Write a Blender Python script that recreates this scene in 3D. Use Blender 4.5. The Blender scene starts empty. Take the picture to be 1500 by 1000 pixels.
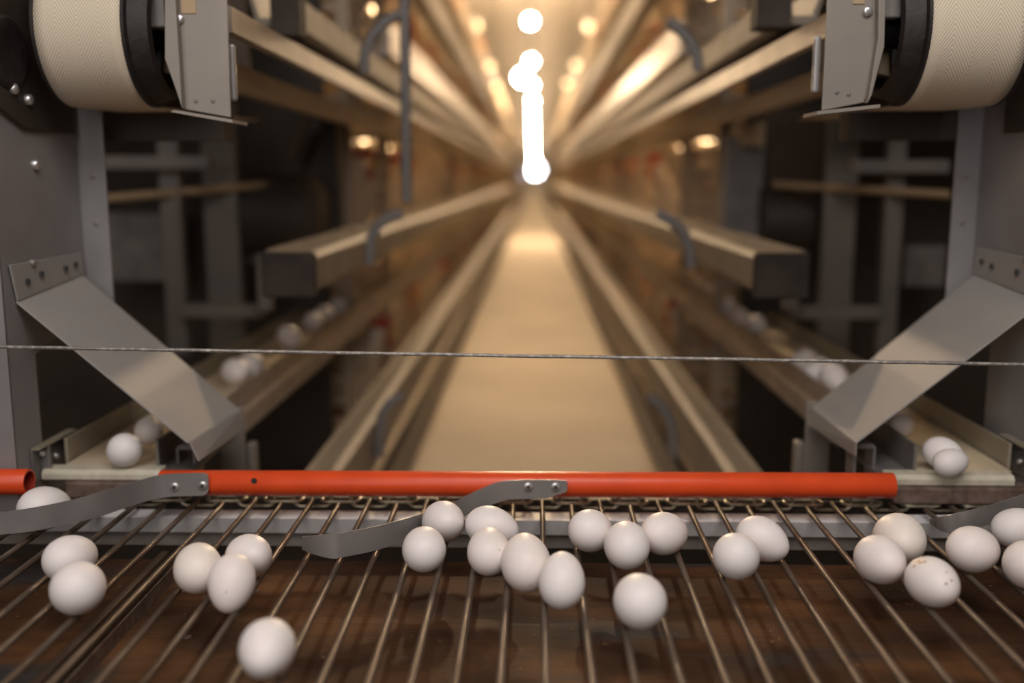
import bpy, bmesh, math, random
from mathutils import Vector, Matrix, Euler
random.seed(7)
PI = math.pi
H = 0.80                       # camera height above the aisle floor; coordinates below are camera-relative
F = 1458.0
PITCH, YAW = math.radians(9.27), math.radians(1.255)
sc = bpy.context.scene
C = sc.collection
RC = (Matrix.Rotation(YAW, 3, 'Z') @ Matrix.Rotation(PI/2 - PITCH, 3, 'X'))

# ------------------------------------------------------------------ view geometry helpers
def ray(px, py):
    return RC @ Vector(((px-750)/F, (500-py)/F, -1))
def hit(px, py, X=None, Y=None, Z=None):
    r = ray(px, py)
    t = X/r.x if X is not None else Y/r.y if Y is not None else Z/r.z
    return r*t
def W(p): return Vector((p[0], p[1], p[2]+H))

# ------------------------------------------------------------------ materials
def mat(name, col, rough=.5, metal=0., col2=None, scale=20., bump=0., bscale=60., spec=.5, detail=6, lo=.35, hi=.65, stretch=None, sss=0, emit=None, strength=0):
    m = bpy.data.materials.new(name); m.use_nodes = True
    nt = m.node_tree; b = nt.nodes['Principled BSDF']
    b.inputs['Base Color'].default_value = (*col, 1)
    b.inputs['Roughness'].default_value = rough
    b.inputs['Metallic'].default_value = metal
    b.inputs['Specular IOR Level'].default_value = spec
    tc = nt.nodes.new('ShaderNodeTexCoord')
    src = tc.outputs['Object']
    if stretch:
        mp = nt.nodes.new('ShaderNodeMapping'); mp.inputs['Scale'].default_value = stretch
        nt.links.new(src, mp.inputs['Vector']); src = mp.outputs['Vector']
    if col2:
        n = nt.nodes.new('ShaderNodeTexNoise'); n.inputs['Scale'].default_value = scale; n.inputs['Detail'].default_value = detail
        r = nt.nodes.new('ShaderNodeValToRGB')
        r.color_ramp.elements[0].position = lo; r.color_ramp.elements[1].position = hi
        r.color_ramp.elements[0].color = (*col, 1); r.color_ramp.elements[1].color = (*col2, 1)
        nt.links.new(src, n.inputs['Vector']); nt.links.new(n.outputs['Fac'], r.inputs['Fac'])
        nt.links.new(r.outputs['Color'], b.inputs['Base Color'])
    if bump:
        n2 = nt.nodes.new('ShaderNodeTexNoise'); n2.inputs['Scale'].default_value = bscale; n2.inputs['Detail'].default_value = 5
        bp = nt.nodes.new('ShaderNodeBump'); bp.inputs['Strength'].default_value = bump; bp.inputs['Distance'].default_value = .002
        nt.links.new(src, n2.inputs['Vector']); nt.links.new(n2.outputs['Fac'], bp.inputs['Height']); nt.links.new(bp.outputs['Normal'], b.inputs['Normal'])
    if emit:
        b.inputs['Emission Color'].default_value = (*emit, 1); b.inputs['Emission Strength'].default_value = strength
    return m
def s2l(r, g, b):
    f = lambda c: (c/255/12.92 if c/255 <= .04045 else ((c/255+.055)/1.055)**2.4)
    return (f(r), f(g), f(b))

M = {}
M['galv'] = mat('galvanised_steel', (.34,.33,.33), .45, .45, (.44,.42,.40), 35, .15, 90)
M['galv_bg'] = mat('dusty_galvanised_steel', (.30,.26,.22), .40, .4, (.40,.345,.285), 12)
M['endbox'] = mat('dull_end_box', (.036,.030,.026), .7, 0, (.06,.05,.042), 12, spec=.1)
M['trough'] = mat('dusty_trough', (.19,.155,.12), .6, .1, (.26,.215,.165), 9)
M['galv_dark'] = mat('dull_grey_steel', (.17,.16,.155), .55, .3, (.24,.225,.21), 25, .1)
M['panel'] = mat('grey_panel_steel', (.27,.26,.265), .5, .25, (.33,.32,.32), 9, .05)
M['plate'] = mat('worn_deflector_steel', (.33,.32,.31), .6, .05, (.375,.35,.32), 9, .1, 90, stretch=(3,1,3), lo=.35, hi=.7)
M['bearing'] = mat('dusty_bearing_steel', (.26,.232,.205), .5, .25, (.31,.275,.235), 10)
M['spring'] = mat('spring_steel', (.36,.35,.345), .38, .6, (.46,.44,.43), 18, .06, 70)
M['dusty'] = mat('dusty_edge', (.42,.36,.28), .8, 0, (.30,.25,.19), 60)
M['red'] = mat('orange_red_tube_paint', (.86,.092,.02), .38, 0, (.76,.078,.018), 30, .05, 120)
M['tube_in'] = mat('tube_inside', (.30,.02,.008), .6)
M['rod'] = mat('rusty_brown_rod', (.095,.066,.045), .38, .4, (.19,.15,.115), 60, .2, 300, stretch=(1,.25,1))
M['chain'] = mat('brassy_chain_steel', (.46,.42,.31), .4, .5, (.24,.20,.14), 90)
M['rail'] = mat('galvanised_rail_lit_top', (.86,.85,.87), .45, .05, (.66,.65,.66), 45, .1, lo=.5, hi=.8)  # reflected light on the rail top is put into this paler colour
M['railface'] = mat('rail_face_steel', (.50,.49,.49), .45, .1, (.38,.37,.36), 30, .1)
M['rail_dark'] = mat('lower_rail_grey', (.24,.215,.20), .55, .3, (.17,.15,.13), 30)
M['brownbar'] = mat('soiled_brown_bar', (.115,.075,.055), .5, .1, (.21,.15,.12), 70, .3, 200)
M['black'] = mat('black_plastic', (.008,.006,.006), .5, 0, spec=.2)
M['black2'] = mat('scuffed_black_plastic', (.010,.007,.006), .6, 0, (.022,.017,.015), 60, .3, 150)
M['bolt'] = mat('zinc_bolt', (.68,.67,.67), .3, .8)
M['socket'] = mat('dark_socket', (.03,.03,.03), .6)
M['cream'] = mat('cream_belt', (.62,.52,.37), .7, 0, (.55,.45,.30), 15)
M['creampl'] = mat('cream_plastic_nosing', (.66,.62,.50), .5, 0, (.56,.51,.40), 80)
M['siderail'] = mat('olive_grey_rail', (.30,.26,.19), .5, .2, (.36,.32,.25), 18)
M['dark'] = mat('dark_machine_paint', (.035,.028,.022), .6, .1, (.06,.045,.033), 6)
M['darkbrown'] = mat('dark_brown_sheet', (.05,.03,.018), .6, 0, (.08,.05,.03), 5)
M['frame'] = mat('frame_tube_grey', (.17,.155,.145), .55, .1, (.22,.195,.165), 7)
M['hook'] = mat('grey_bracket', (.19,.18,.175), .5, .2)
M['wood'] = mat('pale_wood', (.45,.33,.2), .7, 0, (.38,.26,.15), 12)
M['floor'] = mat('pale_concrete', (.60,.53,.44), .9, 0, (.68,.60,.50), 2.2, .1, 30, spec=.1)
M['ceil'] = mat('ceiling_sheet', (.42,.37,.30), .6, 0, (.50,.44,.36), 2)
M['wall'] = mat('barn_wall', (.55,.46,.35), .8, 0, (.45,.37,.27), 3)
M['strip'] = mat('added_hen_fill_glow', (1,.9,.7), .4, emit=(1.0,.66,.34), strength=14)  # glow added inside the cages to brighten the hens, not a real fixture
M['cage'] = mat('cage_wire', (.45,.37,.27), .45, .5)
M['cagesheet'] = mat('cage_sheet', (.42,.33,.23), .5, .2, (.52,.42,.30), 4)
M['feather'] = mat('white_feathers', (.82,.72,.58), .85, 0, (.70,.52,.34), 9, lo=.45, hi=.8)
M['comb'] = mat('red_comb', (.50,.05,.03), .6)
M['beak'] = mat('yellow_beak', (.65,.36,.09), .5)
M['wire'] = mat('dull_cable', (.26,.245,.23), .5, .45, (.55,.5,.44), 140, .6, 350, lo=.45, hi=.75)
M['lampmetal'] = mat('lamp_shade_metal', (.5,.45,.38), .5, .4)

# tray: brown, rust and old dirt
def tray_mat():
    m = bpy.data.materials.new('rusty_brown_tray'); m.use_nodes = True
    nt = m.node_tree; b = nt.nodes['Principled BSDF']; L = nt.links.new
    tc = nt.nodes.new('ShaderNodeTexCoord')
    def noise(scale, sx, sy, det=8):
        mp = nt.nodes.new('ShaderNodeMapping'); mp.inputs['Scale'].default_value = (sx, sy, 1)
        n = nt.nodes.new('ShaderNodeTexNoise'); n.inputs['Scale'].default_value = scale; n.inputs['Detail'].default_value = det
        L(tc.outputs['Object'], mp.inputs['Vector']); L(mp.outputs['Vector'], n.inputs['Vector']); return n
    n1 = noise(6, 1, 2.2); r1 = nt.nodes.new('ShaderNodeValToRGB')
    e = r1.color_ramp.elements; e[0].position = .32; e[0].color = (.06,.028,.013,1); e[1].position = .68; e[1].color = (.27,.13,.055,1)
    k = r1.color_ramp.elements.new(.5); k.color = (.13,.064,.030,1)
    L(n1.outputs['Fac'], r1.inputs['Fac'])
    n2 = noise(3.2, .6, 2.5, 4); r2 = nt.nodes.new('ShaderNodeValToRGB')
    r2.color_ramp.elements[0].position = .54; r2.color_ramp.elements[1].position = .63
    L(n2.outputs['Fac'], r2.inputs['Fac'])
    mx = nt.nodes.new('ShaderNodeMixRGB'); mx.inputs['Color2'].default_value = (.085,.078,.075,1)
    L(r2.outputs['Color'], mx.inputs['Fac']); L(r1.outputs['Color'], mx.inputs['Color1'])
    n3 = noise(150, 1, 1, 3); r3 = nt.nodes.new('ShaderNodeValToRGB')
    r3.color_ramp.elements[0].position = .70; r3.color_ramp.elements[1].position = .76
    L(n3.outputs['Fac'], r3.inputs['Fac'])
    m2 = nt.nodes.new('ShaderNodeMixRGB'); m2.inputs['Color2'].default_value = (.42,.28,.16,1)
    L(r3.outputs['Color'], m2.inputs['Fac']); L(mx.outputs['Color'], m2.inputs['Color1'])
    n4 = noise(40, .4, 5, 4); m3 = nt.nodes.new('ShaderNodeMixRGB'); m3.blend_type = 'MULTIPLY'; m3.inputs['Fac'].default_value = .55
    L(m2.outputs['Color'], m3.inputs['Color1']); L(n4.outputs['Fac'], m3.inputs['Color2'])
    g = nt.nodes.new('ShaderNodeGamma'); g.inputs['Gamma'].default_value = 1.12
    L(m3.outputs['Color'], g.inputs['Color']); L(g.outputs['Color'], b.inputs['Base Color'])
    b.inputs['Roughness'].default_value = .62; b.inputs['Specular IOR Level'].default_value = .22
    bp = nt.nodes.new('ShaderNodeBump'); bp.inputs['Strength'].default_value = .25; bp.inputs['Distance'].default_value = .002
    L(n4.outputs['Fac'], bp.inputs['Height']); L(bp.outputs['Normal'], b.inputs['Normal'])
    return m
M['tray'] = tray_mat()

# egg shell
def egg_mat(name, tint, stains=None):
    m = bpy.data.materials.new(name); m.use_nodes = True
    nt = m.node_tree; b = nt.nodes['Principled BSDF']; L = nt.links.new
    b.inputs['Roughness'].default_value = .42; b.inputs['Specular IOR Level'].default_value = .32
    b.inputs['Subsurface Weight'].default_value = .12; b.inputs['Subsurface Radius'].default_value = (.006,.0035,.0025); b.inputs['Subsurface Scale'].default_value = 1
    tc = nt.nodes.new('ShaderNodeTexCoord')
    n = nt.nodes.new('ShaderNodeTexNoise'); n.inputs['Scale'].default_value = 30; n.inputs['Detail'].default_value = 3
    L(tc.outputs['Object'], n.inputs['Vector'])
    r = nt.nodes.new('ShaderNodeValToRGB'); r.color_ramp.elements[0].position = .3; r.color_ramp.elements[1].position = .7
    r.color_ramp.elements[0].color = (tint[0]*.97, tint[1]*.955, tint[2]*.94, 1); r.color_ramp.elements[1].color = (*tint, 1)
    L(n.outputs['Fac'], r.inputs['Fac']); out = r.outputs['Color']
    for (cx, cy, cz, rad, col, thr, nsc) in stains or ():
        d = nt.nodes.new('ShaderNodeVectorMath'); d.operation = 'DISTANCE'; d.inputs[1].default_value = (cx, cy, cz)
        L(tc.outputs['Object'], d.inputs[0])
        mr = nt.nodes.new('ShaderNodeMapRange'); mr.inputs['From Min'].default_value = 0; mr.inputs['From Max'].default_value = rad
        mr.inputs['To Min'].default_value = .26; mr.inputs['To Max'].default_value = -.22
        L(d.outputs['Value'], mr.inputs['Value'])
        nn = nt.nodes.new('ShaderNodeTexNoise'); nn.inputs['Scale'].default_value = nsc; nn.inputs['Detail'].default_value = 4
        L(tc.outputs['Object'], nn.inputs['Vector'])
        ad = nt.nodes.new('ShaderNodeMath'); L(nn.outputs['Fac'], ad.inputs[0]); L(mr.outputs['Result'], ad.inputs[1])
        rr = nt.nodes.new('ShaderNodeValToRGB'); rr.color_ramp.elements[0].position = thr; rr.color_ramp.elements[1].position = min(1, thr+.12)
        rr.color_ramp.elements[1].color = (.85,.85,.85,1)
        L(ad.outputs[0], rr.inputs['Fac'])
        mx = nt.nodes.new('ShaderNodeMixRGB'); mx.inputs['Color2'].default_value = (*col, 1)
        L(rr.outputs['Color'], mx.inputs['Fac']); L(out, mx.inputs['Color1']); out = mx.outputs['Color']
    L(out, b.inputs['Base Color'])
    bp = nt.nodes.new('ShaderNodeBump'); bp.inputs['Strength'].default_value = .06; bp.inputs['Distance'].default_value = .001
    n5 = nt.nodes.new('ShaderNodeTexNoise'); n5.inputs['Scale'].default_value = 700
    L(tc.outputs['Object'], n5.inputs['Vector']); L(n5.outputs['Fac'], bp.inputs['Height']); L(bp.outputs['Normal'], b.inputs['Normal'])
    return m
EGGM = {'w': egg_mat('white_eggshell', (.93,.885,.875)), 'c': egg_mat('creamy_eggshell', (.93,.86,.80)), 'p': egg_mat('pinkish_eggshell', (.93,.865,.84))}

# woven herringbone belt (uses the mesh's UV, in metres)
def belt_mat():
    m = bpy.data.materials.new('herringbone_belt_weave'); m.use_nodes = True
    nt = m.node_tree; b = nt.nodes['Principled BSDF']; L = nt.links.new
    uv = nt.nodes.new('ShaderNodeUVMap'); sp = nt.nodes.new('ShaderNodeSeparateXYZ'); L(uv.outputs['UV'], sp.inputs[0])
    def mth(op, a, bb=None, c=None):
        n = nt.nodes.new('ShaderNodeMath'); n.operation = op
        for i, v in enumerate((a, bb, c)):
            if v is None: continue
            if isinstance(v, (int, float)): n.inputs[i].default_value = v
            else: L(v, n.inputs[i])
        return n.outputs[0]
    zig = mth('PINGPONG', sp.outputs['X'], .0235)
    s = mth('MULTIPLY_ADD', zig, 1.55, sp.outputs['Y'])
    t = mth('PINGPONG', s, .0026)
    t = mth('DIVIDE', t, .0026)
    r = nt.nodes.new('ShaderNodeValToRGB')
    r.color_ramp.elements[0].position = .1; r.color_ramp.elements[0].color = (.50,.43,.32,1)
    r.color_ramp.elements[1].position = .5; r.color_ramp.elements[1].color = (.76,.67,.53,1)
    L(t, r.inputs['Fac']); L(r.outputs['Color'], b.inputs['Base Color'])
    b.inputs['Roughness'].default_value = .85; b.inputs['Specular IOR Level'].default_value = .2
    bp = nt.nodes.new('ShaderNodeBump'); bp.inputs['Strength'].default_value = .5; bp.inputs['Distance'].default_value = .0006
    L(t, bp.inputs['Height']); L(bp.outputs['Normal'], b.inputs['Normal'])
    return m
M['herring'] = belt_mat()

# ------------------------------------------------------------------ object helpers
def obj(name, bm, m, parent=None, smooth=False, bevel=0, world=True):
    """bm is in camera-relative coordinates; parts are kept in their thing's frame"""
    bmesh.ops.recalc_face_normals(bm, faces=bm.faces)
    me = bpy.data.meshes.new(name); 
    org = Vector((0,0,0))
    if world:
        for v in bm.verts: v.co.z += H
        if parent is not None: org = parent.location.copy()
        else:
            xs = [v.co for v in bm.verts]
            org = Vector((sum(c.x for c in xs)/len(xs), sum(c.y for c in xs)/len(xs), min(c.z for c in xs)))
        for v in bm.verts: v.co -= org
    bm.to_mesh(me); bm.free()
    me.materials.append(m if not isinstance(m, str) else M[m])
    if smooth:
        for p in me.polygons: p.use_smooth = True
    o = bpy.data.objects.new(name, me); C.objects.link(o)
    if parent is not None: o.parent = parent
    elif world: o.location = org
    if bevel:
        md = o.modifiers.new('edge', 'BEVEL'); md.width = bevel; md.segments = 2; md.limit_method = 'ANGLE'
    if smooth:
        try:
            md = o.modifiers.new('ns', 'WEIGHTED_NORMAL'); md.keep_sharp = True
            o.modifiers.remove(md)
            me.set_sharp_from_angle(angle=math.radians(40))
        except Exception: pass
    return o
def tag(o, label, cat, group=None, kind=None):
    if label: o['label'] = label
    if cat: o['category'] = cat
    if group: o['group'] = group
    if kind: o['kind'] = kind
    return o
def thing(name, loc, label, cat, group=None):
    o = bpy.data.objects.new(name, None); o.empty_display_size = .05; C.objects.link(o); o.location = W(loc)
    return tag(o, label, cat, group)
def copy_tree(o, parent=None):
    c = o.copy(); C.objects.link(c)
    if parent is not None: c.parent = parent
    for ch in list(o.children): copy_tree(ch, c)
    return c
def BM(): return bmesh.new()
def box(bm, lo, hi):
    vs = [bm.verts.new((x, y, z)) for x in (lo[0], hi[0]) for y in (lo[1], hi[1]) for z in (lo[2], hi[2])]
    for f in ((0,1,3,2),(4,6,7,5),(0,4,5,1),(2,3,7,6),(0,2,6,4),(1,5,7,3)): bm.faces.new([vs[i] for i in f])
    return bm
def B(lo, hi): return box(BM(), lo, hi)
def prism(bm, pts, axis, a, b):
    """extrude a polygon along an axis ('X','Y','Z'); pts are the two other coordinates"""
    def mk(p, t):
        return (t, p[0], p[1]) if axis == 'X' else (p[0], t, p[1]) if axis == 'Y' else (p[0], p[1], t)
    A = [bm.verts.new(mk(p, a)) for p in pts]; Bv = [bm.verts.new(mk(p, b)) for p in pts]; n = len(pts)
    bm.faces.new(A); bm.faces.new(Bv[::-1])
    for i in range(n): bm.faces.new((A[i], Bv[i], Bv[(i+1) % n], A[(i+1) % n]))
    return bm
def tube(bm, pts, r, seg=12, cap=True):
    pts = [Vector(p) for p in pts]; rings = []
    rs = r if isinstance(r, (list, tuple)) else [r]*len(pts)
    up = None
    for i, p in enumerate(pts):
        t = (pts[min(i+1, len(pts)-1)] - pts[max(i-1, 0)]).normalized()
        if up is None:
            up = Vector((0,0,1)) if abs(t.z) < .9 else Vector((0,1,0))
        a = t.cross(up).normalized(); b = a.cross(t).normalized(); up = b
        rings.append([bm.verts.new(p + (a*math.cos(2*PI*k/seg) + b*math.sin(2*PI*k/seg))*rs[i]) for k in range(seg)])
    for i in range(len(rings)-1):
        for k in range(seg): bm.faces.new((rings[i][k], rings[i][(k+1)%seg], rings[i+1][(k+1)%seg], rings[i+1][k]))
    if cap: bm.faces.new(rings[0][::-1]); bm.faces.new(rings[-1])
    return bm
def lathe(bm, prof, seg=40, axis='X', c=(0,0,0)):
    """prof: (t along axis, radius) closed loop"""
    rings = []
    for t, r in prof:
        ring = []
        for k in range(seg):
            a = 2*PI*k/seg; u, v = r*math.cos(a), r*math.sin(a)
            p = (t, u, v) if axis == 'X' else (u, t, v) if axis == 'Y' else (u, v, t)
            ring.append(bm.verts.new((p[0]+c[0], p[1]+c[1], p[2]+c[2])))
        rings.append(ring)
    n = len(rings)
    for i in range(n-1):
        for k in range(seg): bm.faces.new((rings[i][k], rings[i][(k+1)%seg], rings[i+1][(k+1)%seg], rings[i+1][k]))
    bm.faces.new(rings[0][::-1]); bm.faces.new(rings[-1])
    return bm
def strip(bm, tops, bots, nrm, th):
    """a bent band of sheet: matching top and bottom point rows, given thickness along nrm"""
    rows = []
    for T, Bt in zip(tops, bots):
        T, Bt = Vector(T), Vector(Bt); n = Vector(nrm).normalized()*th
        rows.append([bm.verts.new(T), bm.verts.new(Bt), bm.verts.new(Bt+n), bm.verts.new(T+n)])
    for a, b in zip(rows, rows[1:]):
        for k in range(4): bm.faces.new((a[k], a[(k+1)%4], b[(k+1)%4], b[k]))
    bm.faces.new(rows[0][::-1]); bm.faces.new(rows[-1])
    return bm
def bolt_bm(c, d, r=.006, h=.004):
    """domed bolt head at c facing direction d"""
    d = Vector(d).normalized(); c = Vector(c)
    return tube(BM(), [c - d*.002, c + d*h*.6, c + d*h*.9, c + d*h], [r, r, r*.75, r*.45], 14)
def socket_bm(c, d, r, h):
    d = Vector(d).normalized(); c = Vector(c)
    return tube(BM(), [c + d*h*.5, c + d*(h+.0004)], r, 8)

def pxbox(name, x0, y0, x1, y1, Y, dep, m, label=None, cat=None, parent=None, group=None, bevel=.002):
    a, b = hit(x0, (y0+y1)/2, Y=Y), hit(x1, (y0+y1)/2, Y=Y)
    t, u = hit((x0+x1)/2, y0, Y=Y), hit((x0+x1)/2, y1, Y=Y)
    o = obj(name, B((min(a.x,b.x), Y, u.z), (max(a.x,b.x), Y+dep, t.z)), m, parent, bevel=bevel)
    if label: tag(o, label, cat, group)
    return o

# ================================================================== SETTING
L_END = 84.0
def struct(name, bm, m): return tag(obj(name, bm, m), None, None, kind='structure')
struct('floor', B((-4, -1.2, -H-.1), (4, L_END, -H)), 'floor')
struct('ceiling', B((-4, -1.2, 2.45), (4, L_END, 2.55)), 'ceil')
struct('wall_left', B((-4.1, -1.2, -H), (-4, L_END, 2.45)), 'wall')
struct('wall_right', B((4, -1.2, -H), (4.1, L_END, 2.45)), 'wall')
struct('wall_far', B((-4, L_END, -H), (4, L_END+.1, 2.45)), 'wall')

M['daylight'] = mat('daylight_pane', (.8,.85,.9), .3, emit=(.95,.95,1.0), strength=30)
M['daylight2'] = mat('dim_daylight_pane', (.8,.8,.9), .3, emit=(.80,.80,1.0), strength=4)
for px_, py_, hw, mm, k_ in ((786, 249, .45, 'daylight', 1), (763, 253, .3, 'daylight2', 2)):
    p = hit(px_, py_, Y=L_END-.05)
    w_ = struct('window_%d' % k_, B((p.x-hw-.06, L_END-.06, p.z-hw-.06), (p.x+hw+.06, L_END-.001, p.z+hw+.06)), 'galv_dark')
    obj('window_pane', B((p.x-hw, L_END-.08, p.z-hw), (p.x+hw, L_END-.055, p.z+hw)), mm, w_)
# ================================================================== CAGE ROWS (background)
def longbar(name, prof, s, y0, y1, m, label, cat, group=None, parent=None):
    pts = [(s*x, z) for x, z in prof]
    o = obj(name, prism(BM(), pts, 'Y', y0, y1), m, parent, bevel=0)
    if label: tag(o, label, cat, group)
    return o
YC = 2.45          # cages start here
for s, side in ((-1, 'left'), (1, 'right')):
    # lower egg trough: an inner lip with a ridge
    longbar('egg_trough', [(.437,-.308),(.4395,-.308),(.4395,-.345),(.43,-.372),(.420,-.366),(.424,-.340),(.430,-.333)], s, 1.36, 82, 'galv_bg',
            'long ridged metal lip edging the egg belt on the %s, running into the blur' % side, 'trough')
    longbar('feed_trough', [(.33,-.118),(.345,-.112),(.350,-.125),(.395,-.125),(.40,-.105),(.405,-.105),(.400,-.16),(.375,-.172),(.335,-.170),(.329,-.160)], s, 1.50, 82, 'trough',
            'blurred feed trough at mid height on the %s side, beginning with a dark end box' % side, 'trough')
    tro = [o for o in C.objects if o.name.startswith('feed_trough')][-1]
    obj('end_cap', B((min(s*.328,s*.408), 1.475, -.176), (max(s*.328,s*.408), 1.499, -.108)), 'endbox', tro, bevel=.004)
    longbar('feed_trough', [(.30,-.452),(.312,-.445),(.350,-.455),(.36,-.455),(.36,-.55),(.31,-.548),(.296,-.53),(.298,-.49)], s, 1.45, 82, 'trough',
            'lowest feed trough beside the aisle floor on the %s' % side, 'trough')
    longbar('base_rail', [(.33,-.66),(.35,-.66),(.35,-.755),(.33,-.755)], s, 1.55, 82, 'galv_dark',
            'dark rail low along the %s edge of the aisle floor' % side, 'rail')
    longbar('egg_trough', [(.35,.168),(.36,.166),(.36,.19),(.43,.215),(.43,.22),(.36,.2),(.35,.1965)], s, 1.19, 82, 'galv_bg',
            'bright upper beam leading back from the %s bearing plate' % side, 'beam')
    longbar('support_beam', [(.40,.121),(.412,.118),(.48,.135),(.48,.15),(.41,.155),(.40,.153)], s, 1.20, 82, 'cagesheet',
            'brown lower beam under the bright one on the upper %s' % side, 'beam')
    longbar('feed_trough', [(.362,.276),(.358,.228),(.372,.22),(.405,.22),(.42,.28),(.415,.28),(.40,.232),(.372,.232),(.367,.278)], s, 1.50, 82, 'trough',
            'upper feed trough with square near end, high on the %s' % side, 'trough')
    longbar('support_beam', [(.40,.345),(.42,.338),(.47,.350),(.47,.36),(.425,.362),(.408,.437),(.40,.435)], s, 2.85, 82, 'galv_bg',
            'inner shining beam running to the lamps on the upper %s' % side, 'beam')
    longbar('feed_trough', [(.34,.64),(.35,.56),(.40,.56),(.41,.66),(.36,.60)], s, 2.2, 82, 'trough',
            'topmost feed trough, very blurred, high on the %s' % side, 'trough')
    longbar('lamp_cable_tray', [(.40,.86),(.44,.83),(.50,.83),(.50,.88)], s, 2.2, 82, 'cagesheet',
            'cable tray along the top of the %s cage row' % side, 'tray')

CZ = [-.76, -.30, .20, .70]; TN = ['lowest', 'second', 'third', 'top']
def make_cage(label, group):
    """2.4 m of one tier; local frame: x away from the aisle, origin at the front lower corner"""
    r = bpy.data.objects.new('hen_cage', None); C.objects.link(r); tag(r, label, 'cage', group)
    bm = BM()
    [box(bm, (0, q*.06, -.006), (.95, q*.06+.006, 0)) for q in range(40)]; [box(bm, (q*.1, 0, -.01), (q*.1+.005, 2.38, -.006)) for q in range(10)]; obj('cage_floor', bm, 'cagesheet', r, world=False)
    for k in range(4):
        bm = BM(); y = .005 + k*.6
        for j in range(8): box(bm, (.03, y, .03+j*.055), (.93, y+.008, .05+j*.055))
        box(bm, (.0, y, 0), (.03, y+.02, .46)); box(bm, (.93, y, 0), (.95, y+.02, .46))
        obj('partition', bm, 'cagesheet', r, world=False)
    obj('hen_fill_strip', B((.16, .9, .430), (.172, 2.15, .440)), 'strip', r, world=False)  # added glowing bar, fill light for the cage interior
    bm = BM()
    for j in (0.02, .13, .27, .44): box(bm, (-.002, 0, j), (.002, 2.38, j+.004))
    for j in range(34): box(bm, (-.0015, j*.07, .02), (.0015, j*.07+.003, .44))
    obj('front_grille', bm, 'cage', r, world=False)
    for px_ in (.004, .92):
        for py_ in (.01, 2.34): obj('corner_post', B((px_, py_, -.04), (px_+.02, py_+.02, 0)), 'cagesheet', r, world=False)
    bm = BM(); box(bm, (.94, 0, 0), (.95, 2.38, .46)); obj('bounce_back_sheet', bm, 'ceil', r, world=False)  # pale colour given to this sheet to bounce light inside the cage
    return r
proto = None
for s, side in ((-1, 'left'), (1, 'right')):
    for t, z in enumerate(CZ):
        for k in range(14):
            if proto is None: proto = make_cage('', ''); c = proto
            else: c = copy_tree(proto)
            c.location = W((s*.445, YC + k*2.4, z)); c.scale = (s, 1, 1)
            tag(c, 'blurred wire hen cage in the %s tier along the %s of the aisle' % (TN[t], side), 'cage', '%s tier cages on the %s' % (TN[t], side))

# hens ---------------------------------------------------------------
def make_hen():
    r = bpy.data.objects.new('hen', None); C.objects.link(r)
    me = bpy.data.meshes.new('hen_skel')
    P = [((0,0,.20),.085), ((-.07,0,.205),.075), ((-.13,0,.24),.045), ((-.19,0,.30),.022), ((.06,0,.205),.078), ((.105,0,.245),.052), ((.13,0,.30),.032), ((.145,0,.335),.028), ((.165,0,.345),.021)]
    E = [(0,1),(1,2),(2,3),(0,4),(4,5),(5,6),(6,7),(7,8)]
    me.from_pydata([p for p, _ in P], E, [])
    o = bpy.data.objects.new('tmp_hen', me); C.objects.link(o)
    md = o.modifiers.new('s', 'SKIN'); 
    for v, (p, rad) in zip(me.skin_vertices[0].data, P): v.radius = (rad, rad)
    me.skin_vertices[0].data[0].use_root = True
    o.modifiers.new('u', 'SUBSURF').levels = 2
    dg = bpy.context.evaluated_depsgraph_get(); dg.update()
    m2 = bpy.data.meshes.new_from_object(o.evaluated_get(dg)); bpy.data.objects.remove(o)
    m2.name = 'hen_body'; m2.materials.clear(); m2.materials.append(M['feather'])
    for p in m2.polygons: p.use_smooth = True
    b = bpy.data.objects.new('body', m2); C.objects.link(b); b.parent = r
    bm = BM(); prism(bm, [(.12,.355),(.185,.355),(.19,.375),(.175,.372),(.17,.395),(.155,.378),(.145,.402),(.135,.378),(.115,.392)], 'Y', -.004, .004)
    obj('comb', bm, 'comb', r, world=False)
    obj('beak', tube(BM(), [(.18,0,.342),(.195,0,.338),(.208,0,.330)], [.010,.007,.001], 8), 'beak', r, world=False)
    obj('wattle', tube(BM(), [(.175,0,.330),(.178,0,.312),(.178,0,.298)], [.006,.010,.004], 8), 'comb', r, world=False)
    for y in (-.04, .04):
        obj('leg', tube(BM(), [(0,y,.15),(-.01,y,.08),(.0,y,.012),(.05,y,.005)], [.014,.008,.006,.005], 8), 'beak', r, world=False)
    for y in (-1, 1):
        bm = BM(); lathe(bm, [(-.12,.002),(-.08,.030),(0,.048),(.06,.040),(.09,.004)], 12, 'X', (0,0,0))
        for v in bm.verts: v.co.y = v.co.y*.35 + y*.078; v.co.z += .21
        obj('wing', bm, 'feather', r, smooth=True, world=False)
    return r
hen0 = make_hen(); first = True
hspots = []
rs = random.Random(3)
for s in (-1, 1):
    for t in (0, 1, 2, 3):
        y = YC + .25
        while y < 11:
            if not (t == 2 and y < 3): hspots.append((s, t, y))
            y += rs.uniform(.24, .42) * (1 + .07*y)
for s, t, y in hspots:
    h = hen0 if first else copy_tree(hen0); first = False
    h.location = W((s*(.445 + rs.uniform(.13, .24)), y, CZ[t]))
    h.rotation_euler = (0, 0, (PI if s > 0 else 0) + rs.uniform(-.8, .8))
    side = 'left' if s < 0 else 'right'
    tag(h, 'pale hen with a red comb standing in the %s cage tier on the %s' % (TN[t], side), 'hen', 'hens in the %s tier on the %s' % (TN[t], side))

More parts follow.
